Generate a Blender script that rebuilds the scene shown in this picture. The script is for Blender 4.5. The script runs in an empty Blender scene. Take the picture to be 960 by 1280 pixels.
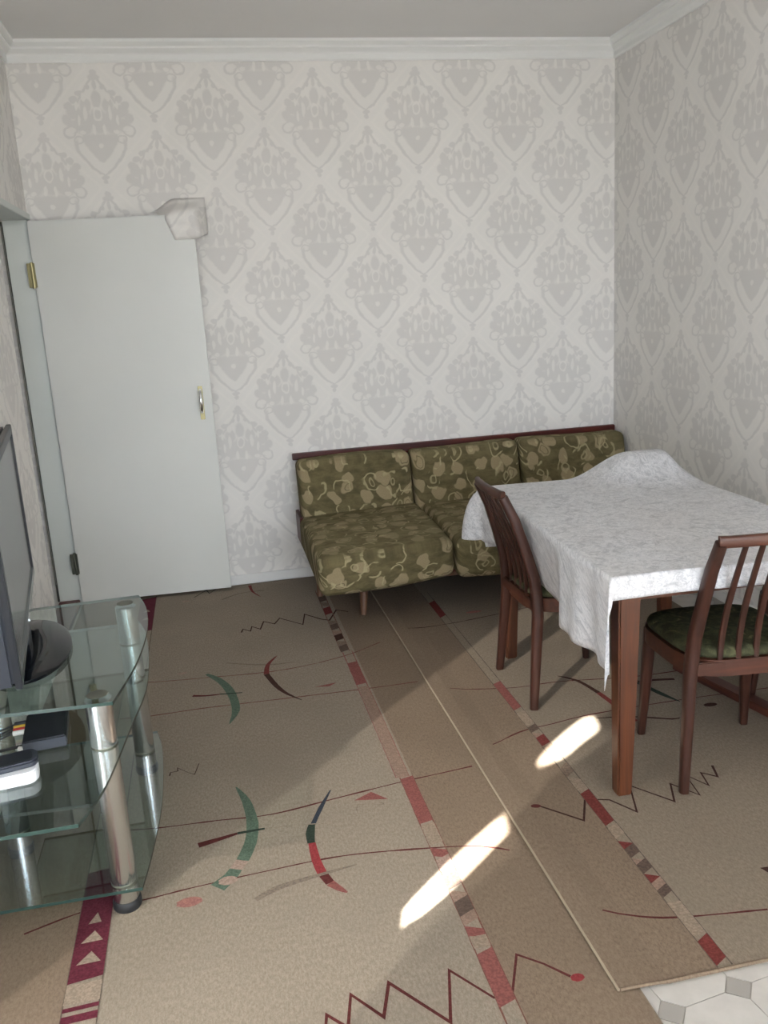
import bpy, bmesh, math, random
from mathutils import Vector, Matrix
random.seed(7)
scene = bpy.context.scene
C = bpy.context.collection
PI = math.pi

# ------------------------------------------------------------------ camera
FPX = 1091.65
YAW, PITCH, ROLL = 0.1921, -0.2380, -0.0600
cam_d = bpy.data.cameras.new('camera'); cam = bpy.data.objects.new('camera', cam_d); C.objects.link(cam)
_r = Vector((math.cos(YAW), -math.sin(YAW), 0))
_f = Vector((math.sin(YAW)*math.cos(PITCH), math.cos(YAW)*math.cos(PITCH), math.sin(PITCH)))
_u = _r.cross(_f)
_r2 = _r*math.cos(ROLL)+_u*math.sin(ROLL); _u2 = -_r*math.sin(ROLL)+_u*math.cos(ROLL)
M = Matrix((_r2, _u2, -_f)).transposed().to_4x4()
M.translation = (0.7722, -4.8117, 1.5099)
cam.matrix_world = M
cam_d.sensor_fit = 'VERTICAL'; cam_d.sensor_height = 32.0; cam_d.lens = FPX/1280*32.0
cam_d.clip_start = 0.02
scene.camera = cam

# ------------------------------------------------------------------ light and exposure
world = bpy.data.worlds.new('sky'); scene.world = world; world.use_nodes = True
bg = world.node_tree.nodes['Background']
bg.inputs[1].default_value = 12.9
_w = world.node_tree; _tc = _w.nodes.new('ShaderNodeTexCoord'); _sp = _w.nodes.new('ShaderNodeSeparateXYZ'); _mr = _w.nodes.new('ShaderNodeMapRange'); _mx = _w.nodes.new('ShaderNodeMix')
_mx.data_type = 'RGBA'; _w.links.new(_tc.outputs['Generated'], _sp.inputs[0]); _w.links.new(_sp.outputs[2], _mr.inputs[0])
_mr.inputs[1].default_value = -0.03; _mr.inputs[2].default_value = 0.03; _w.links.new(_mr.outputs[0], _mx.inputs[0])
_mx.inputs[6].default_value = (0.42, 0.43, 0.44, 1); _mx.inputs[7].default_value = (0.87, 0.95, 1.06, 1)      # ground below the horizon, bright hazy sky above
_w.links.new(_mx.outputs[2], bg.inputs[0])
sun_d = bpy.data.lights.new('sun', 'SUN'); sun = bpy.data.objects.new('sun', sun_d); C.objects.link(sun)
SUN_AZ, SUN_EL = math.radians(45), math.radians(33)
sd = Vector((math.sin(SUN_AZ)*math.cos(SUN_EL), math.cos(SUN_AZ)*math.cos(SUN_EL), -math.sin(SUN_EL)))
sun.rotation_euler = sd.to_track_quat('-Z', 'Y').to_euler()
sun.location = (-6, -9, 6)
sun_d.energy = 120.0; sun_d.angle = math.radians(0.6); sun_d.color = (1.0, 0.97, 0.92)
def portal(name, loc, direction, sx, sy):
    d = bpy.data.lights.new(name, 'AREA'); d.shape = 'RECTANGLE'; d.size = sx; d.size_y = sy
    o = bpy.data.objects.new(name, d); C.objects.link(o); o.location = loc
    o.rotation_euler = Vector(direction).to_track_quat('-Z', 'Z').to_euler()
    d.cycles.is_portal = True
portal('window_portal', (1.57, -7.93, 1.55), (0, 1, 0), 2.75, 2.1)
portal('balcony_portal', (-0.13, -3.85, 1.15), (1, 0, 0), 1.45, 2.2)
vs = scene.view_settings
vs.view_transform = 'Standard'; vs.look = 'None'; vs.gamma = 1.0; vs.use_curve_mapping = False
vs.exposure = 0.0

# ------------------------------------------------------------------ node helpers
def srgb(r, g, b):
    f = lambda c: (c/255/12.92) if c/255 <= 0.04045 else ((c/255+0.055)/1.055)**2.4
    return (f(r), f(g), f(b), 1)
class E:
    """a scalar socket (or number) with arithmetic, building Math nodes"""
    nt = None
    def __init__(s, v): s.v = v
    @staticmethod
    def op(kind, *a, clamp=False):
        n = E.nt.nodes.new('ShaderNodeMath'); n.operation = kind; n.use_clamp = clamp
        for i, x in enumerate(a):
            x = x.v if isinstance(x, E) else x
            if isinstance(x, (int, float)): n.inputs[i].default_value = x
            else: E.nt.links.new(x, n.inputs[i])
        return E(n.outputs[0])
    def __add__(s, o): return E.op('ADD', s, o)
    __radd__ = __add__
    def __sub__(s, o): return E.op('SUBTRACT', s, o)
    def __rsub__(s, o): return E.op('SUBTRACT', o, s)
    def __mul__(s, o): return E.op('MULTIPLY', s, o)
    __rmul__ = __mul__
    def __truediv__(s, o): return E.op('DIVIDE', s, o)
def absf(a): return E.op('ABSOLUTE', a)
def maxf(a, b): return E.op('MAXIMUM', a, b)
def minf(a, b): return E.op('MINIMUM', a, b)
def sat(a): return E.op('MULTIPLY', a, 1.0, clamp=True)
def soft(a, lo, hi):
    n = E.nt.nodes.new('ShaderNodeMapRange'); n.interpolation_type = 'SMOOTHSTEP'
    E.nt.links.new(a.v, n.inputs[0]); n.inputs[1].default_value = lo; n.inputs[2].default_value = hi
    return E(n.outputs[0])
def mat(name, color=(0.5, 0.5, 0.5, 1), rough=0.6, metal=0.0, spec=0.5):
    m = bpy.data.materials.new(name); m.use_nodes = True
    b = m.node_tree.nodes['Principled BSDF']
    b.inputs['Base Color'].default_value = color; b.inputs['Roughness'].default_value = rough
    b.inputs['Metallic'].default_value = metal; b.inputs['Specular IOR Level'].default_value = spec
    return m, m.node_tree, b
def pos_xyz(nt):
    g = nt.nodes.new('ShaderNodeNewGeometry'); s = nt.nodes.new('ShaderNodeSeparateXYZ')
    nt.links.new(g.outputs['Position'], s.inputs[0]); return g, E(s.outputs[0]), E(s.outputs[1]), E(s.outputs[2])
def comb(nt, x, y, z=0.0):
    c = nt.nodes.new('ShaderNodeCombineXYZ')
    for i, a in enumerate((x, y, z)):
        a = a.v if isinstance(a, E) else a
        if isinstance(a, (int, float)): c.inputs[i].default_value = a
        else: nt.links.new(a, c.inputs[i])
    return c.outputs[0]
def noise(nt, vec, scale, detail=3.0, rough=0.55, dist=0.0, col=False):
    n = nt.nodes.new('ShaderNodeTexNoise'); n.inputs['Scale'].default_value = scale
    n.inputs['Detail'].default_value = detail; n.inputs['Roughness'].default_value = rough
    n.inputs['Distortion'].default_value = dist
    if vec is not None: nt.links.new(vec, n.inputs['Vector'])
    return n.outputs['Color'] if col else E(n.outputs['Fac'])
def mixc(nt, fac, a, b):
    m = nt.nodes.new('ShaderNodeMix'); m.data_type = 'RGBA'
    for s, v in ((m.inputs[0], fac), (m.inputs[6], a), (m.inputs[7], b)):
        v = v.v if isinstance(v, E) else v
        if isinstance(v, (int, float, tuple)): s.default_value = v
        else: nt.links.new(v, s)
    return m.outputs[2]
def bump(nt, b, h, strength=0.3, dist=0.002):
    n = nt.nodes.new('ShaderNodeBump'); n.inputs['Strength'].default_value = strength; n.inputs['Distance'].default_value = dist
    nt.links.new(h.v if isinstance(h, E) else h, n.inputs['Height']); nt.links.new(n.outputs[0], b.inputs['Normal'])
def objvec(nt):
    t = nt.nodes.new('ShaderNodeTexCoord'); return t.outputs['Object']

# ------------------------------------------------------------------ materials
MT = {}
def plain(name, rgb, rough=0.6, metal=0.0, spec=0.5, var=0.0, vs=6.0):
    m, nt, b = mat(name, srgb(*rgb), rough, metal, spec)
    if var:
        E.nt = nt
        n = noise(nt, objvec(nt), vs, 4)
        c = srgb(*rgb); d = tuple(x*(1-var) for x in c[:3])+(1,)
        nt.links.new(mixc(nt, soft(n, 0.3, 0.7), c, d), b.inputs['Base Color'])
    MT[name] = m; return m

def wallpaper(name, axis, u0, v0, px, py=0.56):
    m, nt, b = mat(name, rough=0.65, spec=0.3); E.nt = nt
    g, X, Y, Z = pos_xyz(nt)
    wob = noise(nt, g.outputs['Position'], 22.0, 2)
    wob2 = noise(nt, g.outputs['Position'], 31.0, 2)
    U = (X if axis == 'x' else Y) - u0 + (wob-0.5)*0.018
    V = Z - v0 + (wob2-0.5)*0.018
    def fold(t, p): return (E.op('FRACT', t/p + 100.5) - 0.5)*p      # -p/2..p/2
    u1, v1 = fold(U, px), fold(V, py)
    u2, v2 = fold(U - px/2, px), fold(V - py/2, py)
    a1, a2 = absf(u1)/(px/2), absf(u2)/(px/2)
    b1, b2 = v1/(py/2), v2/(py/2)
    sel = E.op('LESS_THAN', a1 + absf(b1), 1.0)
    a = a2 + (a1 - a2)*sel
    bb = b2 + (b1 - b2)*sel
    def ell(ca, cb, ra, rb, k=2.0):
        x = (a - ca)/ra; y = (bb - cb)/rb
        return sat((1.0 - (x*x + y*y))*k)
    def ring(ca, cb, ra, rb, w=0.35):
        x = (a - ca)/ra; y = (bb - cb)/rb
        return sat((w - absf(x*x + y*y - 1.0))*3.0)
    def band(fn, w, lo, hi):                 # |a - fn(b)| < w between heights lo..hi
        return sat((1.0 - absf(a - fn)/w)*2.0)*E.op('GREATER_THAN', bb, lo)*E.op('LESS_THAN', bb, hi)
    hw_ = E.op('POWER', sat((bb + .60)/.38), .70)*0.34
    heart = sat((hw_ - a)*22.0)*sat((-.06 - bb)*14.0)*E.op('GREATER_THAN', bb, -.62)
    ow_ = E.op('POWER', sat((bb + .78)/.42), .66)*0.43
    outline = sat(1.6 - absf(ow_ - a)/.030)*sat((-.16 - bb)*14.0)*E.op('GREATER_THAN', bb, -.80)
    dark = [heart, outline,
            ell(.26, .10, .19, .27), ell(0, .10, .22, .24), ell(.44, .03, .15, .13),
            ell(.42, .26, .15, .13), ell(.55, .14, .10, .10), ell(.20, .36, .12, .14), ell(0, .46, .10, .17),
            ell(.13, .66, .05, .05), ell(.28, .56, .10, .06), ell(.40, .46, .09, .07), ell(.50, .36, .09, .08),
            ell(0, .82, .12, .06), ell(0, .89, .07, .06), ell(0, .70, .04, .10),
            ring(.53, -.07, .10, .085, .55), ring(.38, -.20, .08, .06, .6), ell(0, -.83, .09, .04), ell(0, -.90, .05, .05),
            band((0.86 - bb)*0.75, .035, .36, .82)]
    d = dark[0]
    for s in dark[1:]: d = maxf(d, s)
    light = [ring(0, .22, .07, .10, .5), ell(.09, -.03, .035, .10), ell(.22, .24, .04, .14), ell(.21, .50, .05, .08),
             ell(.34, .12, .03, .10), ell(.50, -.03, .10, .05), ell(0, -.30, .05, .05), ell(.30, -.07, .06, .04),
             ell(.36, .36, .03, .08)]
    l = light[0]
    for s in light[1:]: l = maxf(l, s)
    fade = noise(nt, g.outputs['Position'], 3.0, 3)
    dk = sat(d - l*0.9)*(0.70 + fade*0.45)
    # pale ogee ribbon between the motifs
    rib = sat((1.0 - absf(a + absf(bb) - 0.90)/0.05)*1.5)*0.3
    cbase = mixc(nt, soft(fade, .3, .7), srgb(237, 234, 230), srgb(233, 230, 226))
    c1 = mixc(nt, rib, cbase, srgb(243, 239, 234))
    c2 = mixc(nt, sat(dk), c1, srgb(219, 216, 213))
    nt.links.new(c2, b.inputs['Base Color'])
    bump(nt, b, noise(nt, g.outputs['Position'], 380.0, 1), 0.10, 0.001)
    MT[name] = m
wallpaper('wallpaper_back', 'x', 2.01, 2.415, 0.538)
wallpaper('wallpaper_side', 'y', -0.736, 2.135, 0.575)
plain('ceiling_white', (236, 234, 232), 0.9, var=0.04, vs=1.2)
plain('cornice_white', (236, 236, 234), 0.6)
plain('paint_white', (219, 220, 216), 0.35, var=0.03, vs=2.0)
plain('jamb_white', (214, 219, 215), 0.4)
plain('trim_white', (225, 224, 222), 0.5)
plain('dark_gap', (62, 62, 56), 0.7)
plain('gap_grey', (120, 120, 112), 0.6)
plain('threshold_red', (78, 26, 28), 0.5)
plain('brass', (166, 158, 118), 0.35, 0.7)
plain('hinge_dark', (96, 98, 88), 0.45, 0.6)
plain('chrome', (235, 235, 235), 0.15, 1.0)
plain('frame_white', (230, 230, 228), 0.5)
plain('tile_pale', (196, 191, 185), 0.45, var=0.12, vs=14.0)
plain('tile_grey', (156, 151, 145), 0.45, var=0.05, vs=14.0)
plain('floor_base', (160, 155, 148), 0.5)
plain('binding', (156, 142, 122), 0.9)
plain('sun_blocker_beige', (170, 158, 140), 0.9)
plain('paper_back', (196, 190, 184), 0.8, var=0.05)

def carpet(name, rgb, dark):
    m, nt, b = mat(name, rough=1.0, spec=0.05); E.nt = nt
    g, X, Y, Z = pos_xyz(nt)
    n1 = noise(nt, comb(nt, X, Y*0.45), 150.0, 6, 0.9); n2 = noise(nt, g.outputs['Position'], 5.0, 3)
    n3 = noise(nt, g.outputs['Position'], 1.3, 2)
    c = mixc(nt, soft(n1, .34, .66), srgb(*dark), srgb(*rgb))
    c = mixc(nt, soft(n2, .35, .75)*0.30, c, srgb(*[int(v*0.86) for v in rgb]))
    c = mixc(nt, soft(n3, .45, .7)*0.20, c, srgb(*[int(v*0.9) for v in dark]))
    sp = noise(nt, comb(nt, X, Y, 3.0), 95.0, 2)
    c = mixc(nt, soft(sp, .70, .78)*0.35, c, srgb(*[min(255, int(v*1.12)) for v in rgb]))
    nt.links.new(c, b.inputs['Base Color'])
    bump(nt, b, n1, 0.12, 0.002); MT[name] = m
carpet('carpet_beige', (150, 139, 125), (120, 109, 96))
carpet('carpet_tan', (134, 118, 102), (107, 92, 78))
carpet('carpet_beige_dim', (144, 132, 117), (115, 103, 90))
def yarn(name, rgb):
    m, nt, b = mat(name, rough=1.0, spec=0.05); E.nt = nt
    g, X, Y, Z = pos_xyz(nt); n1 = noise(nt, g.outputs['Position'], 170.0, 2)
    nt.links.new(mixc(nt, soft(n1, .3, .75), srgb(*[int(v*0.88) for v in rgb]), srgb(*[min(255, int(v*1.06)) for v in rgb])), b.inputs['Base Color'])
    MT[name] = m
for k, v in dict(maroon=(86, 46, 44), maroon_faded=(112, 78, 68), dark_grey=(98, 88, 78), dark_brown=(66, 46, 40), red=(132, 56, 58),
                 red_dark=(110, 56, 52), red_faded=(128, 80, 75), grey=(122, 110, 98), grey_faint=(138, 126, 112), green=(86, 102, 88),
                 dark_green=(50, 60, 52), navy=(54, 58, 66), pink=(150, 130, 118), pink_red=(148, 104, 96), crimson=(90, 42, 52),
                 rose=(138, 116, 103), check_dark=(92, 78, 70), check_mid=(122, 106, 93), pale=(142, 127, 112)).items():
    yarn('yarn_'+k, v)

def wood(name, c1, c2, rough=0.35, along=2):
    m, nt, b = mat(name, rough=rough, spec=0.35); E.nt = nt
    tc = objvec(nt); mp = nt.nodes.new('ShaderNodeMapping'); nt.links.new(tc, mp.inputs[0])
    s = [34.0, 34.0, 34.0]; s[along] = 2.2; mp.inputs['Scale'].default_value = s
    n = noise(nt, mp.outputs[0], 1.0, 4, 0.6, 0.8)
    n2 = noise(nt, tc, 7.0, 2)
    c = mixc(nt, soft(n, .3, .7), srgb(*c1), srgb(*c2))
    c = mixc(nt, soft(n2, .45, .75)*0.35, c, srgb(*[int(v*0.7) for v in c1]))
    nt.links.new(c, b.inputs['Base Color']); bump(nt, b, n, 0.08, 0.001); MT[name] = m
wood('wood_chair', (62, 34, 25), (47, 26, 20), 0.4)
wood('wood_chair_rail', (82, 45, 31), (60, 33, 24), 0.4, 0)
wood('wood_table', (92, 51, 29), (70, 38, 22), 0.42)
wood('wood_sofa', (92, 36, 28), (58, 20, 18), 0.38, 0)
wood('wood_sofa_leg', (110, 78, 56), (84, 56, 40), 0.5)
wood('wood_plank', (84, 44, 32), (60, 32, 26), 0.5, 1)

def sofa_fabric(name, worn_sheen=0.0):
    m, nt, b = mat(name, rough=0.95, spec=0.1); E.nt = nt
    g, X, Y, Z = pos_xyz(nt)
    V = Z - Y
    w1 = noise(nt, comb(nt, X, V), 9.0, 2); w2 = noise(nt, comb(nt, X, V, 5.0), 9.0, 2)
    px = X + (w1-0.5)*0.10; pv = V + (w2-0.5)*0.10
    def vor(sx, sy, off, feature='F1', rnd=0.75):
        v = nt.nodes.new('ShaderNodeTexVoronoi'); v.voronoi_dimensions = '2D'; v.feature = feature
        v.inputs['Scale'].default_value = 1.0; v.inputs['Randomness'].default_value = rnd
        nt.links.new(comb(nt, px*sx + off, pv*sy + off*0.37), v.inputs['Vector'])
        return v
    v1 = vor(9.5, 12.5, 3.3); d1 = E(v1.outputs['Distance'])
    sc = nt.nodes.new('ShaderNodeSeparateColor'); nt.links.new(v1.outputs['Color'], sc.inputs[0])
    keep = E.op('LESS_THAN', E(sc.outputs[0]), 0.80)
    blob = (1.0 - soft(d1, .30, .36))*keep
    hole = (1.0 - soft(absf(d1 - 0.20), .015, .03))*E.op('GREATER_THAN', E(sc.outputs[1]), 0.6)
    v2 = vor(8.0, 9.0, 11.7); d2 = E(v2.outputs['Distance'])
    s2 = nt.nodes.new('ShaderNodeSeparateColor'); nt.links.new(v2.outputs['Color'], s2.inputs[0])
    gap = noise(nt, comb(nt, X, V, 9.0), 16.0, 1)
    curl = (1.0 - soft(absf(d2 - 0.34), .018, .045))*soft(gap, .46, .52)
    curl2 = (1.0 - soft(absf(d2 - 0.12), .02, .045))*E.op('GREATER_THAN', E(s2.outputs[0]), 0.45)
    wear = noise(nt, comb(nt, X*1.0, V*2.4, 2.0), 12.0, 4, 0.65)
    fine = noise(nt, comb(nt, X, V), 260.0, 2)
    base = mixc(nt, soft(wear, .35, .70), srgb(84, 77, 54), srgb(106, 97, 71))
    c = mixc(nt, sat(blob - hole*0.8)*0.88, base, srgb(158, 142, 114))
    c = mixc(nt, sat(maxf(curl, curl2*0.8))*0.75, c, srgb(178, 166, 132))
    c = mixc(nt, soft(fine, .35, .7)*0.18, c, srgb(70, 64, 42))
    if worn_sheen:
        sn = nt.nodes.new('ShaderNodeSeparateXYZ'); nt.links.new(g.outputs['Normal'], sn.inputs[0])
        c = mixc(nt, soft(E(sn.outputs[2]), .55, .95)*(0.25 + soft(wear, .35, .6)*0.40), c, srgb(112, 103, 76))     # paler upward faces: rubbed seats, plus nap sheen painted on back cushion tops
        c = mixc(nt, soft(wear, .30, .62)*worn_sheen, c, srgb(122, 112, 80))
    nt.links.new(c, b.inputs['Base Color']); bump(nt, b, fine, 0.3, 0.002); MT[name] = m
sofa_fabric('fabric_sofa', 0.22)
# chair seat cloth, plain mottled dark green
m, nt, b = mat('fabric_seat', rough=0.95, spec=0.1); E.nt = nt
g, X, Y, Z = pos_xyz(nt)
n1 = noise(nt, g.outputs['Position'], 26.0, 3, 0.6, 1.2); n2 = noise(nt, g.outputs['Position'], 240.0, 2)
c = mixc(nt, soft(n1, .42, .62), srgb(56, 58, 42), srgb(80, 80, 58)); c = mixc(nt, soft(n2, .4, .7)*0.3, c, srgb(44, 46, 32))
c = mixc(nt, soft(n1, .66, .70)*0.5, c, srgb(140, 136, 100))
nt.links.new(c, b.inputs['Base Color']); bump(nt, b, n2, 0.3, 0.002); MT['fabric_seat'] = m
# oilcloth
m, nt, b = mat('oilcloth', rough=0.38, spec=0.45); E.nt = nt
g, X, Y, Z = pos_xyz(nt); V = Y*1.0 - Z*1.0
vec = comb(nt, X, V, Z*0.6)
n1 = noise(nt, vec, 17.0, 5, 0.65, 1.6); n2 = noise(nt, vec, 46.0, 4, 0.6, 0.8); n3 = noise(nt, vec, 3.0, 2)
c = mixc(nt, soft(n1, .40, .66), srgb(218, 218, 221), srgb(196, 196, 199))
vein = 1.0 - soft(absf(n2 - 0.5), .012, .05)
c = mixc(nt, vein*0.42, c, srgb(138, 142, 152))
c = mixc(nt, soft(n1, .58, .64)*0.42, c, srgb(152, 154, 162))
c = mixc(nt, soft(n3, .4, .7)*0.15, c, srgb(214, 204, 200))
nt.links.new(c, b.inputs['Base Color']); bump(nt, b, n1 + n2*0.5, 0.25, 0.002); MT['oilcloth'] = m
# sheer curtain
m, nt, b = mat('sheer'); nt.nodes.remove(b)
tr = nt.nodes.new('ShaderNodeBsdfTransparent'); tr.inputs[0].default_value = (0.021, 0.0206, 0.020, 1)
tl = nt.nodes.new('ShaderNodeBsdfTranslucent'); tl.inputs[0].default_value = (0.16, 0.161, 0.164, 1)
ad = nt.nodes.new('ShaderNodeAddShader'); nt.links.new(tr.outputs[0], ad.inputs[0]); nt.links.new(tl.outputs[0], ad.inputs[1])
nt.links.new(ad.outputs[0], nt.nodes['Material Output'].inputs[0]); MT['sheer'] = m
# glass
def glass(name, tint, gloss_tint=(0.9, 0.95, 0.92, 1), ior=1.5):
    m, nt, b = mat(name); nt.nodes.remove(b)
    tr = nt.nodes.new('ShaderNodeBsdfTransparent'); tr.inputs[0].default_value = tint
    gl = nt.nodes.new('ShaderNodeBsdfGlossy'); gl.inputs['Roughness'].default_value = 0.02; gl.inputs['Color'].default_value = gloss_tint
    E.nt = nt; lw = nt.nodes.new('ShaderNodeLayerWeight'); lw.inputs[0].default_value = 0.5
    gm = nt.nodes.new('ShaderNodeNewGeometry')
    fc = (0.07 + E.op('POWER', E(lw.outputs['Facing']), 3.0)*0.80)*(1.0 - E(gm.outputs['Backfacing']))   # reflect on the outer side only
    mx = nt.nodes.new('ShaderNodeMixShader'); nt.links.new(fc.v, mx.inputs[0])
    nt.links.new(tr.outputs[0], mx.inputs[1]); nt.links.new(gl.outputs[0], mx.inputs[2])
    nt.links.new(mx.outputs[0], nt.nodes['Material Output'].inputs[0]); MT[name] = m
glass('shelf_glass', (0.80, 0.865, 0.85, 1), (0.92, 0.97, 0.97, 1))
glass('window_glass', (0.96, 0.97, 0.97, 1))
plain('glass_edge', (44, 62, 58), 0.15)
m, nt, b = mat('brushed_steel', (0.74, 0.77, 0.80, 1), 0.24, 1.0); MT['brushed_steel'] = m
plain('rubber_black', (24, 26, 30), 0.6)
plain('tv_black', (22, 25, 31), 0.35, spec=.3)
plain('tv_housing', (36, 40, 49), 0.5, spec=.3)
plain('tv_gloss', (14, 17, 22), 0.08, spec=.35)
m, nt, b = mat('tv_screen', srgb(92, 94, 96), 0.22, 0.0, 0.8); MT['tv_screen'] = m
plain('tv_lip', (110, 116, 116), 0.15)
plain('plastic_black', (28, 31, 38), 0.4)
plain('plastic_dark', (52, 56, 66), 0.35)
plain('plastic_white', (232, 234, 238), 0.35)
plain('plug_yellow', (214, 176, 60), 0.4)
plain('plug_red', (178, 50, 42), 0.4)
plain('plug_white', (226, 224, 220), 0.4)

# ------------------------------------------------------------------ mesh helpers
class MB:
    def __init__(s): s.v = []; s.f = []; s.mi = []
    def add(s, verts, faces, mi=0):
        o = len(s.v); s.v += [tuple(v) for v in verts]; s.f += [tuple(o+i for i in f) for f in faces]; s.mi += [mi]*len(faces); return s
    def box(s, lo, hi, mi=0):
        x0, y0, z0 = lo; x1, y1, z1 = hi
        return s.add([(x0, y0, z0), (x1, y0, z0), (x1, y1, z0), (x0, y1, z0), (x0, y0, z1), (x1, y0, z1), (x1, y1, z1), (x0, y1, z1)],
              [(0, 3, 2, 1), (4, 5, 6, 7), (0, 1, 5, 4), (1, 2, 6, 5), (2, 3, 7, 6), (3, 0, 4, 7)], mi)
    def prism(s, outline, z0, z1, mi=0, mi_side=None):
        n = len(outline)
        v = [(x, y, z0) for x, y in outline]+[(x, y, z1) for x, y in outline]
        s.add(v, [tuple(range(n-1, -1, -1)), tuple(range(n, 2*n))], mi)
        o = len(s.v)-2*n
        for i in range(n):
            j = (i+1) % n; s.f.append((o+i, o+j, o+n+j, o+n+i)); s.mi.append(mi if mi_side is None else mi_side)
        return s
    def tube(s, pts, radii, seg=12, cap=True, mi=0, flat=None, up=None):
        """sweep of a round (or flat=(rx, ry) scaled) section along pts"""
        pts = [Vector(p) for p in pts]; n = len(pts); v = []
        if not isinstance(radii, (list, tuple)): radii = [radii]*n
        ref = Vector(up) if up else None
        for i, p in enumerate(pts):
            t = (pts[min(i+1, n-1)]-pts[max(i-1, 0)]).normalized()
            a = ref if ref else (Vector((1, 0, 0)) if abs(t.x) < 0.9 else Vector((0, 1, 0)))
            x = (a - t*a.dot(t)).normalized(); y = t.cross(x)
            fx, fy = flat if flat else (1, 1)
            for k in range(seg):
                th = 2*PI*k/seg; cx, cy = math.cos(th), math.sin(th)
                if flat:   # squarish section
                    q = 0.55; cx = math.copysign(abs(cx)**q, cx); cy = math.copysign(abs(cy)**q, cy)
                v.append(p + x*cx*radii[i]*fx + y*cy*radii[i]*fy)
        f = []
        for i in range(n-1):
            for k in range(seg):
                j = (k+1) % seg; f.append((i*seg+k, i*seg+j, (i+1)*seg+j, (i+1)*seg+k))
        if cap: f += [tuple(range(seg-1, -1, -1)), tuple(range((n-1)*seg, n*seg))]
        return s.add(v, f, mi)
    def lathe(s, prof, c=(0, 0), seg=24, sx=1.0, sy=1.0, mi=0):
        v = []; n = len(prof)
        for r, z in prof:
            for k in range(seg):
                th = 2*PI*k/seg; v.append((c[0]+r*sx*math.cos(th), c[1]+r*sy*math.sin(th), z))
        f = []
        for i in range(n-1):
            for k in range(seg):
                j = (k+1) % seg; f.append((i*seg+k, i*seg+j, (i+1)*seg+j, (i+1)*seg+k))
        f += [tuple(range(seg-1, -1, -1)), tuple(range((n-1)*seg, n*seg))]
        return s.add(v, f, mi)
    def cushion(s, lo, hi, r, puff=(0, 0, 0), n=7, fn=None):
        lo, hi = Vector(lo), Vector(hi); c = (lo+hi)/2; h = (hi-lo)/2
        def samples(hh):
            a = [-1+2*min(r, hh)/hh/2*(1-math.cos(PI/2*i/4)) * 1.0 for i in range(5)]
            core = [(-(hh-r)+2*(hh-r)*i/n)/hh for i in range(1, n)]
            return a+core+[-x for x in reversed(a)]
        S = [samples(h[i]) for i in range(3)]; cache = {}; base = len(s.v); V = []; F = []
        def vid(q):
            key = tuple(round(x, 5) for x in q)
            if key in cache: return cache[key]
            p = Vector((q[0]*h.x, q[1]*h.y, q[2]*h.z))
            core = Vector([max(-(h[i]-r), min(h[i]-r, p[i])) for i in range(3)])
            d = p-core
            if d.length > 1e-9: p = core+d.normalized()*r
            pf = [puff[i]*math.copysign(1, q[i])*(abs(q[i]) > 0.8)*max(0, 1-q[(i+1) % 3]**2)**.6*max(0, 1-q[(i+2) % 3]**2)**.6 for i in range(3)]
            p = p+Vector(pf)+c
            if fn: p = fn(p, q)
            cache[key] = len(V); V.append(p); return cache[key]
        for ax in range(3):
            b_, c_ = (ax+1) % 3, (ax+2) % 3
            for sg in (-1, 1):
                for i in range(len(S[b_])-1):
                    for j in range(len(S[c_])-1):
                        quad = []
                        for (ii, jj) in ((i, j), (i+1, j), (i+1, j+1), (i, j+1)):
                            q = [0, 0, 0]; q[ax] = sg; q[b_] = S[b_][ii]; q[c_] = S[c_][jj]; quad.append(vid(q))
                        if sg < 0: quad.reverse()
                        if len(set(quad)) == 4: F.append(tuple(quad))
        return s.add(V, F)
    def build(s, name, mats, parent=None, smooth=False, bevel=0.0, bseg=2, angle=40):
        me = bpy.data.meshes.new(name)
        me.from_pydata(s.v, [], s.f); me.update()
        bm = bmesh.new(); bm.from_mesh(me)
        bmesh.ops.remove_doubles(bm, verts=bm.verts, dist=1e-6)
        if bevel:
            es = [e for e in bm.edges if len(e.link_faces) == 2 and e.calc_face_angle(0) > 0.5]
            bmesh.ops.bevel(bm, geom=es, offset=bevel, segments=bseg, affect='EDGES', clamp_overlap=True)
        bmesh.ops.recalc_face_normals(bm, faces=bm.faces)
        bm.to_mesh(me); bm.free()
        if isinstance(mats, str): mats = [mats]
        for k in mats: me.materials.append(MT[k])
        if len(mats) > 1 and not bevel and len(me.polygons) == len(s.mi):
            for p_, i in zip(me.polygons, s.mi): p_.material_index = i
        if smooth:
            for p_ in me.polygons: p_.use_smooth = True
            if hasattr(me, 'set_sharp_from_angle'): me.set_sharp_from_angle(angle=math.radians(angle))
        o = bpy.data.objects.new(name, me); C.objects.link(o)
        if parent: o.parent = parent
        return o
def tag(o, label, cat, group=None, kind=None):
    o['label'] = label; o['category'] = cat
    if group: o['group'] = group
    if kind: o['kind'] = kind
    return o
def thing(name, label, cat, loc=(0, 0, 0), rz=0.0, group=None, kind=None):
    o = bpy.data.objects.new(name, None); C.objects.link(o); o.location = loc; o.rotation_euler = (0, 0, rz)
    o.empty_display_size = 0.1
    return tag(o, label, cat, group, kind)
def copy_tree(o, parent=None):
    c = o.copy(); C.objects.link(c); c.parent = parent
    for ch in list(o.children): copy_tree(ch, c)
    return c

def sstep(a, b, x):
    t = max(0, min(1, (x-a)/(b-a))); return t*t*(3-2*t)
# ================================================================== the setting
RW, RY, RH = 3.135, -8.0, 2.80      # room: x 0..RW, y RY..0, z 0..RH
FZ = -0.012                         # bare floor; the rugs' tops are at RT
RT = -0.003
T = 0.12
DY = -0.80                          # the doorway runs y DY..0 in the left wall
WA, WB, WZ0, WZ1 = -4.56, -3.14, 0.10, 2.22   # balcony door in the left wall

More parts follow.
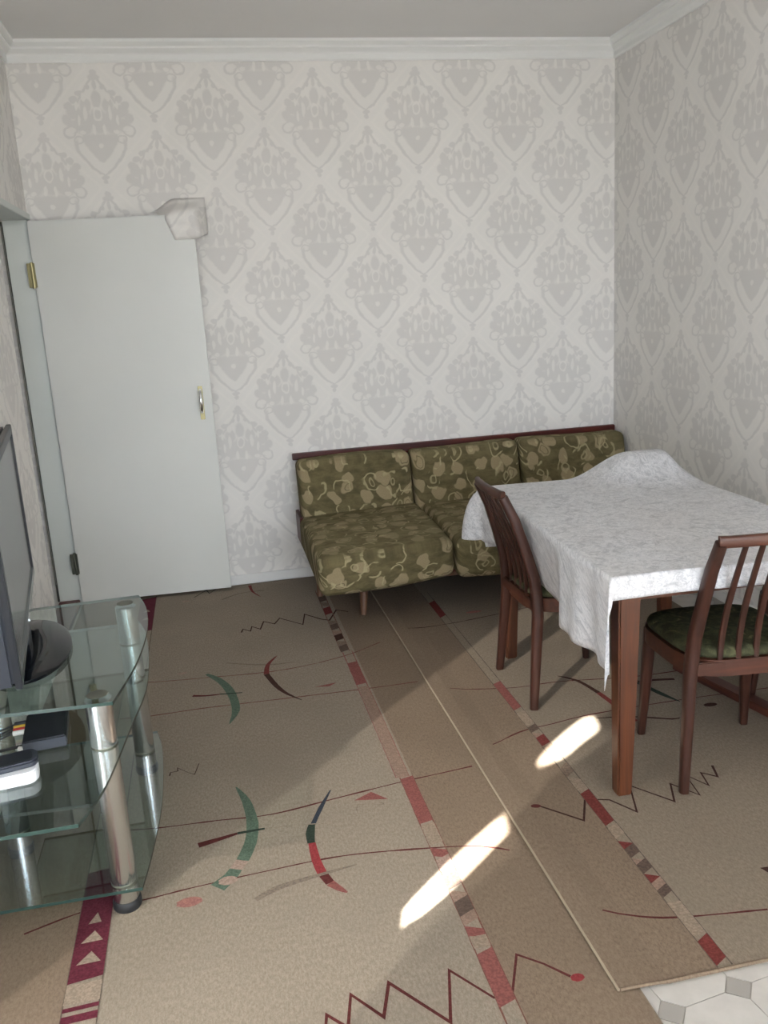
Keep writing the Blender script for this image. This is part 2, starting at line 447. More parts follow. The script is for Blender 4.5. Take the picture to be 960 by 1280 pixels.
MB().box((-1.4, 0, FZ), (RW+T, T, RH+.05)).build('wall_back', 'wallpaper_back')
MB().box((RW, RY, FZ), (RW+T, 0, RH+.05)).build('wall_right', 'wallpaper_side')
w = MB()
w.box((-T, DY, 2.02), (0, 0, RH+.05)); w.box((-T, WB, FZ), (0, DY, RH+.05))
w.box((-T, WA, WZ1), (0, WB, RH+.05)); w.box((-T, WA, FZ), (0, WB, WZ0)); w.box((-T, RY, FZ), (0, WA, RH+.05))
w.build('wall_left', 'wallpaper_side')
w = MB()
w.box((-T, RY-T, FZ), (0.2, RY, RH+.05)); w.box((2.95, RY-T, FZ), (RW+T, RY, RH+.05))
w.box((0.2, RY-T, FZ), (2.95, RY, 0.5)); w.box((0.2, RY-T, 2.6), (2.95, RY, RH+.05))
w.build('wall_front', 'wallpaper_back')
MB().box((-T, RY-T, RH), (RW+T, T, RH+.1)).box((-1.4, -2.4, RH), (-T, T, RH+.1)).build('ceiling', 'ceiling_white')
floor = MB().box((-T, RY-T, FZ-.1), (RW+T, T, FZ-.002)).box((-1.4, -2.4, FZ-.1), (-T, T, FZ-.002)).build('floor', 'floor_base')
MB().box((-1.4, -2.4, FZ), (-1.3, 0, RH)).build('wall_corridor_side', 'wallpaper_side')
MB().box((-1.3, -2.4, FZ), (-T, -2.3, RH)).build('wall_corridor_near', 'wallpaper_back')
for nm, lb in (('wall_back', 'far wall with grey damask wallpaper behind the green sofa'), ('wall_right', 'right wall with grey damask wallpaper beside the table'),
               ('wall_left', 'left wall with grey damask wallpaper and doorway behind the television'), ('wall_front', 'wall with the window behind the viewer'),
               ('ceiling', 'plain off-white ceiling'), ('floor', 'pale floor of octagon tiles with small grey diamonds'),
               ('wall_corridor_side', 'papered corridor wall beyond the doorway'), ('wall_corridor_near', 'near end wall of the corridor beyond the doorway')):
    tag(bpy.data.objects[nm], lb, nm.split('_')[0], kind='structure')

# floor pieces: octagon tiles with small diamonds at their corners
pitch, cut, rot = 0.177, 0.036, math.radians(8)
h = pitch/2-0.0012
oct_ = [(-h+cut, -h), (h-cut, -h), (h, -h+cut), (h, h-cut), (h-cut, h), (-h+cut, h), (-h, h-cut), (-h, -h+cut)]
tile_me = dia_me = None
d_ = cut-0.0016
ca, sa = math.cos(rot), math.sin(rot)
for i in range(-3, 14):
    for j in range(-14, 17):
        for kind_ in (0, 1):
            u, v = (i+.5*(1-kind_))*pitch, (j+.5*(1-kind_))*pitch
            x, y = 1.613+u*ca-v*sa, -3.384+u*sa+v*ca
            if not (1.46 < x < RW-0.11 and -5.3 < y < -0.12): continue
            if y > -3.2 and x < 2.86: continue
            if kind_ == 0:
                if tile_me is None:
                    o = MB().prism(oct_, FZ-.004, FZ).build('floor_tile', 'tile_pale', floor); tile_me = o.data
                else:
                    o = bpy.data.objects.new('floor_tile', tile_me); C.objects.link(o); o.parent = floor
            else:
                if dia_me is None:
                    o = MB().prism([(-d_, 0), (0, -d_), (d_, 0), (0, d_)], FZ-.004, FZ).build('diamond_tile', 'tile_grey', floor); dia_me = o.data
                else:
                    o = bpy.data.objects.new('diamond_tile', dia_me); C.objects.link(o); o.parent = floor
            o.location = (x, y, 0); o.rotation_euler = (0, 0, rot)

# cornices: stepped profile swept along each wall, mitred at the corners
prof = [(0, 2.708), (.010, 2.708), (.014, 2.716), (.014, 2.738), (.018, 2.745), (.034, 2.756), (.040, 2.762), (.040, 2.770), (.052, 2.778), (.060, 2.786), (.060, 2.801), (0, 2.801)]
def cornice(name, a, b, inward, label):
    a, b, n = Vector(a), Vector(b), Vector(inward); t = (b-a).normalized(); v = []
    for d, z in prof:
        p = a+n*d+t*d; v.append((p.x, p.y, z))
    for d, z in prof:
        p = b+n*d-t*d; v.append((p.x, p.y, z))
    k = len(prof)
    f = [(i, (i+1) % k, k+(i+1) % k, k+i) for i in range(k)]+[tuple(range(k)), tuple(range(k, 2*k))]
    tag(MB().add(v, f).build(name, 'cornice_white', smooth=True, angle=25), label, 'cornice', kind='structure')
cornice('trim_1', (0, 0), (RW, 0), (0, -1), 'white ceiling cornice above the far wall')
cornice('trim_2', (RW, 0), (RW, RY), (-1, 0), 'white ceiling cornice running along the right wall')
cornice('trim_3', (0, RY), (0, 0), (1, 0), 'white ceiling cornice running along the left wall')
tag(MB().box((0.02, -.016, FZ), (RW, 0, .046)).build('baseboard_back', 'trim_white', bevel=.004), 'low white baseboard below the far wall', 'baseboard', kind='structure')
tag(MB().box((RW-.016, RY, FZ), (RW, -.016, .046)).build('baseboard_right', 'trim_white', bevel=.004), 'low white baseboard along the right wall', 'baseboard', kind='structure')

# doorway lining, threshold
fr = thing('trim_4', 'white painted door frame lining the doorway in the left corner', 'door frame', (0, 0, 0), kind='structure')
MB().box((-.118, -.03, FZ), (-.001, -.0005, 1.995)).build('jamb', 'jamb_white', fr, bevel=.003)
MB().box((-.118, DY, 1.995), (.012, -.0005, 2.025)).build('head', 'jamb_white', fr, bevel=.003)
MB().box((-.128, -.034, .02), (-.119, -.001, 1.99)).build('seal_strip', 'dark_gap', fr)
MB().box((-.1262, -.0355, .12), (-.1215, -.034, 1.97)).build('seal_core', 'gap_grey', fr)
MB().box((-.12, DY, FZ), (-.012, -.034, .022)).build('threshold', 'threshold_red', fr, bevel=.004)
# the door, swung open against the far wall
door = thing('door_1', 'white painted flush door standing open against the papered far wall', 'door', (0.004, -.034, 0), math.radians(-3.0), kind='structure')
MB().box((.002, -.036, .012), (.80, .0, 1.985)).build('door_leaf', 'paint_white', door, bevel=.003)
for z0, z1, mm in ((1.665, 1.79, 'brass'), (.172, .292, 'hinge_dark')):
    hg = MB().tube([(-.004, -.040, z0), (-.004, -.040, z1)], .0075, 10).build('hinge', mm, door, smooth=True)
    MB().box((-.028, -.0405, z0+.004), (.010, -.0375, z1-.004)).build('hinge_leaf', mm, hg)
hd = MB().box((.733, -.040, .952), (.757, -.0362, 1.128)).build('handle_plate', 'brass', door, bevel=.002)
path = [(.745, -.038, 1.112), (.745, -.058, 1.105), (.745, -.074, 1.085), (.745, -.078, 1.05), (.745, -.074, 1.015), (.745, -.058, .994), (.745, -.038, .988)]
MB().tube(path, [.007, .008, .009, .010, .009, .008, .007], 10).build('handle_grip', 'chrome', hd, smooth=True)
# loose flap of wallpaper hanging over the door's top corner
v, f = [], []
NU, NV = 18, 16
for i in range(NU+1):
    s = i/NU
    for j in range(NV+1):
        t = j/NV
        drop = .03+.135*sstep(0, .20, s)-.030*sstep(.70, 1, s)
        g_ = (1-.80*sstep(.76, 1, s))*(.08+.92*sstep(0, .24, s))
        tt = min(1, t/.86); q = max(0, (t-.86)/.14)          # the last part rolls under
        z = 2.012+.060*sstep(0, .45, s)-(drop-.022+.060*sstep(0, .45, s))*tt-.010*math.sin(PI*min(1, q))*1.0+.012*q*q
        y = -.004-.118*g_*sstep(0, .42, tt)-.010*math.sin(PI*tt)*math.sin(PI*s)+.016*q*g_-.006*math.sin(9*s+3*tt)*tt*(1-s)
        crease = -.010*math.exp(-((tt-.72-.25*(s-.5))/.06)**2)*sstep(.15, .35, s)*(1-sstep(.6, .8, s))
        v.append((.595+.275*s+.060*tt*(1-s), y-crease, z))
f = [(i*(NV+1)+j, (i+1)*(NV+1)+j, (i+1)*(NV+1)+j+1, i*(NV+1)+j+1) for i in range(NU) for j in range(NV)]
flap = MB().add(v, f).build('wallpaper_flap', 'wallpaper_back', smooth=True, angle=80)
flap.modifiers.new('thick', 'SOLIDIFY').thickness = .0012
tag(flap, 'loose piece of wallpaper sagging over the top corner of the white door', 'wallpaper')

# the window behind the viewer and the balcony door in the left wall
win = thing('window_1', 'wide white framed window behind the viewer', 'window', (0, 0, 0), kind='structure')
for x0, x1 in ((.2, .26), (1.08, 1.14), (2.0, 2.06), (2.89, 2.95)):
    MB().box((x0, RY-.09, .5), (x1, RY-.03, 2.6)).build('mullion', 'frame_white', win)
for z0, z1 in ((.5, .56), (2.54, 2.6)):
    MB().box((.26, RY-.09, z0), (2.89, RY-.03, z1)).build('rail', 'frame_white', win)
for x0, x1 in ((.26, 1.08), (1.14, 2.0), (2.06, 2.89)):
    MB().box((x0, RY-.064, .56), (x1, RY-.058, 2.54)).build('pane', 'window_glass', win)
win = thing('window_2', 'white glazed balcony door in the left wall beside the viewer', 'window', (0, 0, 0), kind='structure')
for y0, y1 in ((WA, WA+.03), (WB-.012, WB)):
    MB().box((-.09, y0, WZ0), (-.03, y1, WZ1)).build('stile', 'frame_white', win)
for z0, z1 in ((WZ0, WZ0+.04), (WZ1-.04, WZ1)):
    MB().box((-.09, WA+.03, z0), (-.03, WB-.012, z1)).build('rail', 'frame_white', win)
MB().box((-.063, WA+.03, WZ0+.04), (-.058, WB-.012, WZ1-.04)).build('pane', 'window_glass', win)
# sheer curtain across the balcony door, its edge leaving narrow gaps for the sun
v, f, f2 = [], [], []
rows = [.05, .5]+[.975+.37*i/24 for i in range(25)]+[1.53+.285*i/24 for i in range(25)]+[2.1, 2.3]
def gap(z):   # (far side, near side) of the opening in the curtain at height z
    for z0, z1, za, zb, c0, c1, w0, w1 in ((.975, 1.345, .05, .03, -4.022, -4.098, .031, .043), (1.53, 1.815, .13, .05, -4.030, -4.112, .034, .056)):
        if z0 < z < z1:
            t = (z-z0)/(z1-z0); k = min(1, (1-(1-min(1, (z-z0)/za))**2)**.5, (1-(1-min(1, (z1-z)/zb))**2)**.5)
            c_, w_ = c0+(c1-c0)*t, (w0+(w1-w0)*t)*k
            return c_+w_, c_-w_
    return (-4.05, -4.05)
Y0c, Y1c, NC = -3.085, -4.64, 40
def cx_(y): return .050+.010*math.sin(y*55)
for z in rows:
    a_, b_ = gap(z)
    for i in range(NC+1):
        y = Y0c+(a_-Y0c)*i/NC; v.append((cx_(y), y, z))
    for i in range(9):
        y = b_+(Y1c-b_)*i/8; v.append((cx_(y), y, z))
W_ = NC+10
for r_ in range(len(rows)-1):
    for i in range(NC): f.append((r_*W_+i, r_*W_+i+1, (r_+1)*W_+i+1, (r_+1)*W_+i))
    for i in range(8):
        k = NC+1+i; (f if i < 1 else f2).append((r_*W_+k, r_*W_+k+1, (r_+1)*W_+k+1, (r_+1)*W_+k))
cu = thing('sheer_curtain', 'sheer white curtain over the balcony door beside the viewer', 'curtain', (0, 0, 0))
MB().add(v, f).build('curtain_cloth', 'sheer', cu, smooth=True, angle=80)
MB().add(v, f2).build('sun_blocker', 'sun_blocker_beige', cu, smooth=True, angle=80)  # unseen opaque panel, added to stop the sun on the near side of the gap
MB().tube([(.05, -2.98, 2.32), (.05, -4.72, 2.32)], .014, 12).build('curtain_rod', 'frame_white', cu, smooth=True)
for y in (-3.0, -4.70): MB().box((0, y-.012, 2.305), (.05, y+.012, 2.335)).build('rod_bracket', 'frame_white', cu)
# unseen fill lamp, added to brighten the corridor beyond the doorway
cl = thing('corridor_fill_lamp', 'unseen round white fill lamp added to brighten the corridor beyond the doorway', 'lamp', (-.75, -.9, RH))
MB().lathe([(.05, -.0), (.06, -.03), (.02, -.035)]).build('fill_lamp_base', 'frame_white', cl, smooth=True)
m, nt, b = mat('fill_lamp_glow', (.9, .9, .9, 1)); b.inputs['Emission Color'].default_value = (1, .97, .94, 1); b.inputs['Emission Strength'].default_value = 9.0; MT['fill_lamp_glow'] = m
MB().lathe([(.06, -.03), (.13, -.05), (.14, -.08), (.10, -.115), (.03, -.13)]).build('fill_lamp_shade', 'fill_lamp_glow', cl, smooth=True)

# ================================================================== rugs
rugL = thing('area_rug', 'large beige rug with maroon lines and crescents in front of the door', 'rug')
v, f = [], []
MB().box((.0, -4.4, FZ), (1.578, -.035, RT)).build('pile', 'carpet_beige', rugL, bevel=.003)
for x0, x1 in ((1.302, 1.574), (.004, .312)):
    MB().add([(x0, -4.396, RT+.0003), (x1, -4.396, RT+.0003), (x1, -.04, RT+.0003), (x0, -.04, RT+.0003)], [(0, 1, 2, 3)]).build('border_field', 'carpet_tan', rugL)
rugR = thing('area_rug', 'tan rug with a narrow checked stripe running under the dining table', 'rug')
xs = [1.525, 1.527, 1.585, 1.65, 2.90, 2.902]; zt = [.003, .0045, .004, RT, RT, RT-.002]; zb = [RT+.0005, RT+.0005, RT+.0005, FZ, FZ, FZ]
v = [(x, y, z) for y in (-3.31, -.25) for x, z in list(zip(xs, zt))+list(zip(reversed(xs), reversed(zb)))]
k = 2*len(xs)
MB().add(v, [(i, (i+1) % k, k+(i+1) % k, k+i) for i in range(k)]+[tuple(range(k)), tuple(range(k, 2*k))]).build('pile', 'carpet_beige_dim', rugR)
bx_ = [(1.5275, .0045), (1.585, .004), (1.65, RT), (1.772, RT)]
MB().add([(x, y, z+.0003) for y in (-3.308, -.252) for x, z in bx_], [(i, i+1, i+5, i+4) for i in range(3)]).build('border_field', 'carpet_tan', rugR)
MB().tube([(1.5255, -3.312, .0035), (1.5255, -.25, .0035)], .0032, 8).build('edge_binding', 'binding', rugR, smooth=True)
MB().tube([(1.53, -3.312, .003), (1.59, -3.312, .002), (1.65, -3.312, RT), (2.90, -3.312, RT)], .004, 8).build('edge_binding', 'carpet_tan', rugR, smooth=True)
def zr(x, rug): # top of the rug at x
    if rug == 'L' or x > 1.65: return RT
    if x < 1.585: return .0045
    return .004+(RT-.004)*(x-1.585)/.065
def resample(pts, step=.02):
    out = []
    for a, b in zip(pts, pts[1:]):
        a, b = Vector(a), Vector(b); n = max(1, int((b-a).length/step))
        out += [(a+(b-a)*i/n, 0) for i in range(n)]
    out.append((Vector(pts[-1]), 0)); return [p for p, _ in out]
LAYER = {}
def ribbon(rug, name, col, w, pts, jit=.0):
    """flat woven band along pts on a rug"""
    P = [Vector(p) for p in pts]
    L = [0]
    for a, b in zip(P, P[1:]): L.append(L[-1]+(b-a).length)
    ws = w if isinstance(w, list) else [w]*len(P)
    if len(P) > 2 and 'zigzag' not in name:       # smooth
        dense, dw = [], []
        for i in range(len(P)-1):
            p0, p1, p2, p3 = P[max(i-1, 0)], P[i], P[i+1], P[min(i+2, len(P)-1)]
            n = max(2, int((p2-p1).length/.03))
            for k in range(n):
                t = k/n
                dense.append(.5*((2*p1)+(p2-p0)*t+(2*p0-5*p1+4*p2-p3)*t*t+(3*p1-p0-3*p2+p3)*t**3)); dw.append(ws[i]+(ws[i+1]-ws[i])*t)
        dense.append(P[-1]); dw.append(ws[-1]); P, ws = dense, dw
    key = rug; LAYER[key] = LAYER.get(key, 0)+1
    lift = .0006+.00001*LAYER[key]
    v = []
    for i, p in enumerate(P):
        t1 = (P[i]-P[i-1]).normalized() if i else None
        t2 = (P[i+1]-P[i]).normalized() if i < len(P)-1 else None
        t = ((t1 or t2)+(t2 or t1))
        t = t.normalized() if t.length > .05 else (t1 or t2)
        n = Vector((-t.y, t.x)); sc = 1.0
        if t1 and t2: sc = min(2.2, 1/max(.3, n.dot(Vector((-t1.y, t1.x)))))
        hw = max(.001, ws[i]/2)*sc+random.uniform(-jit, jit)
        a, b = p+n*hw, p-n*hw
        v += [(a.x, a.y, zr(a.x, rug)+lift), (b.x, b.y, zr(b.x, rug)+lift)]
    f = [(2*i, 2*i+1, 2*i+3, 2*i+2) for i in range(len(P)-1)]
    return MB().add(v, f).build(name, 'yarn_'+col, rugL if rug == 'L' else rugR)
def patch(rug, name, col, pts):
    key = rug; LAYER[key] = LAYER.get(key, 0)+1
    return MB().add([(x, y, zr(x, rug)+.0006+.00001*LAYER[key]) for x, y in pts], [tuple(range(len(pts)))]).build(name, 'yarn_'+col, rugL if rug == 'L' else rugR)
RUG = [
    ('L', 'line_motif', 'maroon_faded', 0.007, [(0.29, -1.216), (0.42, -1.244), (0.623, -1.272), (0.96, -1.304), (1.237, -1.248), (1.431, -1.143)]),
    ('L', 'line_motif', 'maroon_faded', 0.007, [(0.318, -1.559), (0.436, -1.571), (0.622, -1.569), (0.778, -1.577), (1.255, -1.603), (1.495, -1.607)]),
    ('L', 'line_motif', 'maroon', 0.006, [(0.405, -2.343), (0.501, -2.359), (0.668, -2.371), (0.837, -2.387), (1.041, -2.358), (1.255, -2.327), (1.378, -2.315), (1.505, -2.302)]),
    ('L', 'line_motif', 'maroon', 0.006, [(0.178, -2.741), (0.329, -2.691), (0.472, -2.69), (0.597, -2.676), (0.793, -2.662), (1.018, -2.655), (1.265, -2.691), (1.396, -2.722), (1.47, -2.763)]),
    ('L', 'line_motif', 'dark_grey', 0.007, [(0.741, -0.264), (0.842, -0.192), (0.974, -0.187)]),
    ('L', 'zigzag_motif', 'dark_brown', 0.007, [(0.821, -0.793), (0.831, -0.75), (0.865, -0.791), (0.875, -0.729), (0.913, -0.78), (0.936, -0.68), (0.986, -0.732), (1.017, -0.661), (1.119, -0.791), (1.144, -0.649), (1.215, -0.75), (1.252, -0.779), (1.306, -0.644), (1.359, -0.69)]),
    ('L', 'zigzag_motif', 'dark_brown', 0.004, [(0.52, -2.055), (0.523, -2.034), (0.547, -2.032), (0.545, -2.009), (0.581, -2.052), (0.603, -2.072), (0.618, -2.002)]),
    ('L', 'zigzag_motif', 'maroon', 0.007, [(0.883, -3.237), (0.89, -3.203), (0.93, -3.25), (0.951, -3.16), (1.01, -3.242), (1.041, -3.149), (1.146, -3.294), (1.184, -3.149), (1.257, -3.254), (1.299, -3.256), (1.35, -3.144), (1.4, -3.189), (1.443, -3.241)]),
    ('L', 'dot_motif', 'red', (0.016, 0.012), [(1.457, -3.248)]),
    ('L', 'bar_motif', 'grey', [0.006, 0.012, 0.01, 0.004], [(0.738, -1.145), (0.864, -1.208), (0.967, -1.235), (1.03, -1.23)]),
    ('L', 'bar_motif', 'grey_faint', 0.005, [(1.019, -1.235), (1.136, -1.285), (1.198, -1.29)]),
    ('L', 'crescent_motif', 'green', [0.014, 0.03, 0.036, 0.034, 0.03, 0.004], [(0.651, -1.239), (0.696, -1.306), (0.733, -1.401), (0.755, -1.517), (0.759, -1.636), (0.731, -1.737)]),
    ('L', 'crescent_motif', 'red_dark', [0.004, 0.018, 0.024], [(0.961, -1.14), (0.915, -1.226), (0.901, -1.326)]),
    ('L', 'crescent_motif', 'dark_brown', [0.024, 0.022, 0.014, 0.003], [(0.901, -1.326), (0.933, -1.461), (0.97, -1.552), (1.017, -1.621)]),
    ('L', 'bar_motif', 'maroon', [0.018, 0.012, 0.009], [(0.594, -1.44), (0.648, -1.458), (0.703, -1.461)]),
    ('L', 'bar_motif', 'dark_green', [0.009, 0.007], [(0.703, -1.461), (0.792, -1.476)]),
    ('L', 'triangle_motif', 'red_faded', None, [(1.081, -1.52), (1.141, -1.533), (1.175, -1.505)]),
    ('L', 'crescent_motif', 'red_dark', [0.02, 0.012, 0.003], [(0.902, -0.07), (0.912, -0.191), (0.949, -0.29)]),
    ('L', 'zigzag_motif', 'dark_green', 0.006, [(0.597, -0.167), (0.663, -0.064), (0.679, -0.128), (0.725, -0.045)]),
    ('L', 'oval_motif', 'pink', (0.022, 0.012), [(0.549, -1.195)]),
    ('L', 'oval_motif', 'pink', (0.02, 0.01), [(0.551, -0.217)]),
    ('L', 'crescent_motif', 'green', [0.004, 0.028, 0.036, 0.036, 0.038], [(0.736, -2.195), (0.764, -2.291), (0.776, -2.421), (0.763, -2.521), (0.737, -2.594)]),
    ('L', 'crescent_motif', 'pink', [0.038, 0.036], [(0.737, -2.594), (0.717, -2.629)]),
    ('L', 'crescent_motif', 'green', [0.037, 0.04, 0.05], [(0.717, -2.629), (0.701, -2.657), (0.665, -2.695)]),
    ('L', 'oval_motif', 'pink', (0.026, 0.019), [(0.694, -2.673)]),
    ('L', 'crescent_motif', 'navy', [0.003, 0.014, 0.016], [(1.031, -2.306), (0.987, -2.397), (0.952, -2.479)]),
    ('L', 'crescent_motif', 'dark_green', [0.018, 0.028, 0.022], [(0.95, -2.474), (0.939, -2.521), (0.936, -2.569)]),
    ('L', 'crescent_motif', 'red', [0.022, 0.026, 0.026], [(0.938, -2.569), (0.939, -2.651), (0.948, -2.715)]),
    ('L', 'crescent_motif', 'maroon', [0.026, 0.026], [(0.948, -2.715), (0.963, -2.762)]),
    ('L', 'crescent_motif', 'red_faded', [0.026, 0.02, 0.004], [(0.963, -2.762), (0.983, -2.791), (1.001, -2.813)]),
    ('L', 'bar_motif', 'maroon', [0.026, 0.018, 0.01], [(0.615, -2.485), (0.677, -2.471), (0.729, -2.458)]),
    ('L', 'bar_motif', 'dark_green', [0.012, 0.01], [(0.729, -2.458), (0.81, -2.457)]),
    ('L', 'bar_motif', 'grey_faint', 0.005, [(0.81, -2.457), (0.926, -2.471), (1.02, -2.491)]),
    ('L', 'swoosh_motif', 'grey', [0.016, 0.022, 0.016, 0.004], [(0.763, -2.774), (0.819, -2.744), (0.907, -2.725), (1.046, -2.704)]),
    ('L', 'oval_motif', 'pink_red', (0.034, 0.02), [(0.591, -2.734)]),
    ('L', 'triangle_motif', 'red_faded', None, [(1.094, -2.388), (1.197, -2.411), (1.154, -2.355)]),
    ('L', 'line_motif', 'grey', 0.003, [(1.06, -2.455), (1.092, -2.46), (1.1, -2.413), (1.179, -2.437), (1.167, -2.42)]),
    ('R', 'line_motif', 'dark_brown', 0.006, [(1.588, -1.034), (1.784, -1.03), (2.06, -0.985), (2.402, -0.909)]),
    ('R', 'line_motif', 'maroon', 0.006, [(1.595, -1.72), (1.831, -1.785), (2.03, -1.792), (2.346, -1.846), (2.697, -1.846)]),
    ('R', 'line_motif', 'maroon', 0.006, [(1.614, -2.193), (1.736, -2.131), (1.864, -2.111), (2.029, -2.087), (2.383, -2.083), (2.74, -2.097)]),
    ('R', 'bar_motif', 'dark_brown', [0.004, 0.01, 0.01, 0.004], [(2.029, -2.12), (2.155, -2.149), (2.279, -2.209), (2.311, -2.207)]),
    ('R', 'bar_motif', 'dark_brown', [0.016, 0.018, 0.012], [(2.456, -1.915), (2.386, -1.899), (2.313, -1.889)]),
    ('R', 'crescent_motif', 'dark_green', [0.02, 0.022, 0.004], [(2.309, -1.896), (2.346, -2.021), (2.376, -2.095)]),
    ('R', 'crescent_motif', 'dark_brown', [0.004, 0.016, 0.02], [(2.041, -1.74), (2.097, -1.807), (2.128, -1.932)]),
    ('R', 'crescent_motif', 'red_dark', [0.02, 0.022, 0.02], [(2.128, -1.932), (2.144, -2.079), (2.152, -2.186)]),
    ('R', 'oval_motif', 'dark_brown', (0.026, 0.014), [(2.465, -2.152)]),
    ('R', 'oval_motif', 'pink_red', (0.04, 0.014), [(1.947, -0.919)]),
    ('R', 'zigzag_motif', 'dark_brown', 0.006, [(1.631, -2.59), (1.724, -2.692), (1.774, -2.589), (1.842, -2.615), (1.89, -2.696), (1.936, -2.56), (2.021, -2.679), (2.059, -2.588), (2.11, -2.67), (2.129, -2.557), (2.164, -2.631), (2.181, -2.558), (2.217, -2.594), (2.238, -2.53)]),
    ('R', 'dot_motif', 'maroon', (0.016, 0.01), [(1.617, -2.586)]),
    ('R', 'line_motif', 'maroon', 0.006, [(1.605, -3.064), (1.685, -3.105), (1.776, -3.134), (1.994, -3.167)]),
    ('R', 'triangle_motif', 'dark_brown', None, [(2.072, -3.022), (2.117, -3.025), (2.082, -3.049)]),
]
for rug, name, col, w, pts in RUG:
    if w is None: patch(rug, name, col, pts)
    elif isinstance(w, tuple):
        x, y = pts[0]; patch(rug, name, col, [(x+w[0]*math.cos(a*PI/8)*(1+.08*math.sin(3*a)), y+w[1]*math.sin(a*PI/8)) for a in range(16)])
    else: ribbon(rug, name, col, w, pts, .0012 if not isinstance(w, list) and w <= .007 else .0006)
# the long straight stripes: two thin edge lines with coloured fields between
def stripe(rug, x, hw, y0, y1, fields, line='maroon_faded'):
    for s in (-1, 1): ribbon(rug, 'stripe_line', line, .0035, [(x+s*hw, y0+(y1-y0)*i/30) for i in range(31)], .0006)
    for col, ya, yb, sl in fields:      # sl: slant of the ends
        patch(rug, 'stripe_field', col, [(x-hw, ya), (x+hw, ya+sl), (x+hw, yb+sl), (x-hw, yb)])
checks = lambda ya, n, st, cols: [(cols[i % len(cols)], ya-i*st, ya-(i+1)*st, (.02 if i % 2 else -.02)) for i in range(n)]
def xs1(y): return 1.248-.0125*y
stripe('L', 1.262, .019, -.30, -1.20, [('check_dark', -.42, -.50, .02), ('check_mid', -.50, -.56, -.02), ('red_dark', -.60, -.70, .02)]+checks(-.78, 6, .07, ['check_mid', 'check_dark', 'rose', 'dark_brown']))
stripe('L', 1.270, .021, -1.20, -2.30, [('red_faded', -1.33, -1.56, .01), ('rose', -1.58, -2.30, 0)], 'red_faded')
stripe('L', 1.281, .021, -2.30, -4.35, [('red_faded', -2.31, -2.57, .01), ('pale', -2.58, -2.68, .01), ('red_faded', -2.69, -2.73, -.02), ('pink', -2.75, -2.80, .02),
    ('check_dark', -2.82, -2.88, .02), ('rose', -2.88, -2.93, -.02), ('check_dark', -2.93, -2.985, .02), ('rose', -2.985, -3.02, .02), ('red_faded', -3.02, -3.055, -.02), ('pale', -3.06, -3.10, 0), ('red_faded', -3.12, -3.285, .015)])
stripe('L', .352, .040, -.06, -4.3, [('crimson', -.10, -.62, .02), ('crimson', -2.53, -2.955, .012), ('pale', -2.957, -3.02, .0), ('crimson', -3.03, -3.043, .004), ('crimson', -3.055, -3.078, .004)], 'dark_grey')
for y, s in ((-.30, .02), (-.42, .02), (-2.73, .018), (-2.80, .030), (-2.875, .032)):
    patch('L', 'triangle_motif', 'pale', [(.353-s*.9, y-.02), (.353+s*.9, y-.018), (.356, y+.022)])
stripe('R', 1.790, .018, -.55, -3.305, [('red_dark', -.72, -.94, .03), ('red_faded', -1.73, -1.97, .02), ('pale', -2.0, -2.10, .02), ('check_dark', -2.11, -2.15, .02), ('rose', -2.15, -2.19, -.02), ('red_dark', -2.19, -2.25, .02), ('check_mid', -2.25, -2.30, .02), ('check_mid', -2.40, -2.46, .03), ('pale', -2.46, -2.54, -.02),
    ('red_dark', -2.56, -2.735, .02), ('pale', -2.75, -2.80, .02), ('red_dark', -2.81, -2.85, -.02), ('check_dark', -2.85, -2.89, .02), ('rose', -2.89, -2.92, -.02), ('check_dark', -2.92, -2.96, .02), ('red_dark', -2.96, -3.0, -.02), ('rose', -3.0, -3.03, .02), ('check_dark', -3.03, -3.06, .02), ('pale', -3.08, -3.20, 0), ('red_dark', -3.22, -3.30, .02)], 'dark_grey')

def rel(mb, loc):
    mb.v = [(x-loc[0], y-loc[1], z-loc[2]) for x, y, z in mb.v]; return mb
# ================================================================== sofa
SL = (2.165, -.50, RT)
sofa = thing('sofa', 'low olive green patterned three seat sofa with a dark wooden back rail', 'sofa', SL)
B_ = lambda mb, name, m_, parent=sofa, **k: rel(mb, SL).build(name, m_, parent, **k)
B_(MB().box((1.205, -.032, .675), (3.128, -.004, .712)), 'back_rail', 'wood_sofa', bevel=.003)
B_(MB().box((1.245, -.045, .20), (3.105, -.018, .675)), 'back_frame', 'wood_sofa', bevel=.003)
B_(MB().box((1.225, -.80, .175), (3.11, -.05, .225)), 'seat_frame', 'wood_sofa', bevel=.004)
B_(MB().box((1.196, -.26, .24), (1.216, -.05, .40)), 'side_bracket', 'wood_sofa', bevel=.003)
bx = [1.208, 1.842, 2.470, 3.120]
for i in range(3):
    def lean(p, q):   # the back leans: lower edge further forward
        k = (p.z-.36)/.33
        return Vector((p.x, p.y-.075*(1-k), p.z-.006*math.sin(7*p.x)))
    B_(MB().cushion((bx[i]+.004, -.185, .345), (bx[i+1]-.004, -.045, .692), .034, (0, .008, .004), 8, lean), 'back_cushion', 'fabric_sofa', smooth=True, angle=180)
sx = [1.192, 1.862, 2.490, 3.120]
for i in range(3):
    def sag(p, q, i=i):
        s = (p.x-sx[i])/(sx[i+1]-sx[i]); d = (-.22-p.y)/.75
        z = p.z-.035*max(0, d)**1.5+.018*(s-.5)*(1 if i == 0 else .3)
        if p.z < .30: z -= .012*math.sin(PI*s)
        return Vector((p.x, p.y-(.045*(1-s) if i == 0 else .0)*max(0, d), z))
    B_(MB().cushion((sx[i]+.003, -.945 if i == 0 else -.965, .225), (sx[i+1]-.003, -.205, .408), .040, (0, .010, .010), 9, sag), 'seat_cushion', 'fabric_sofa', smooth=True, angle=180)
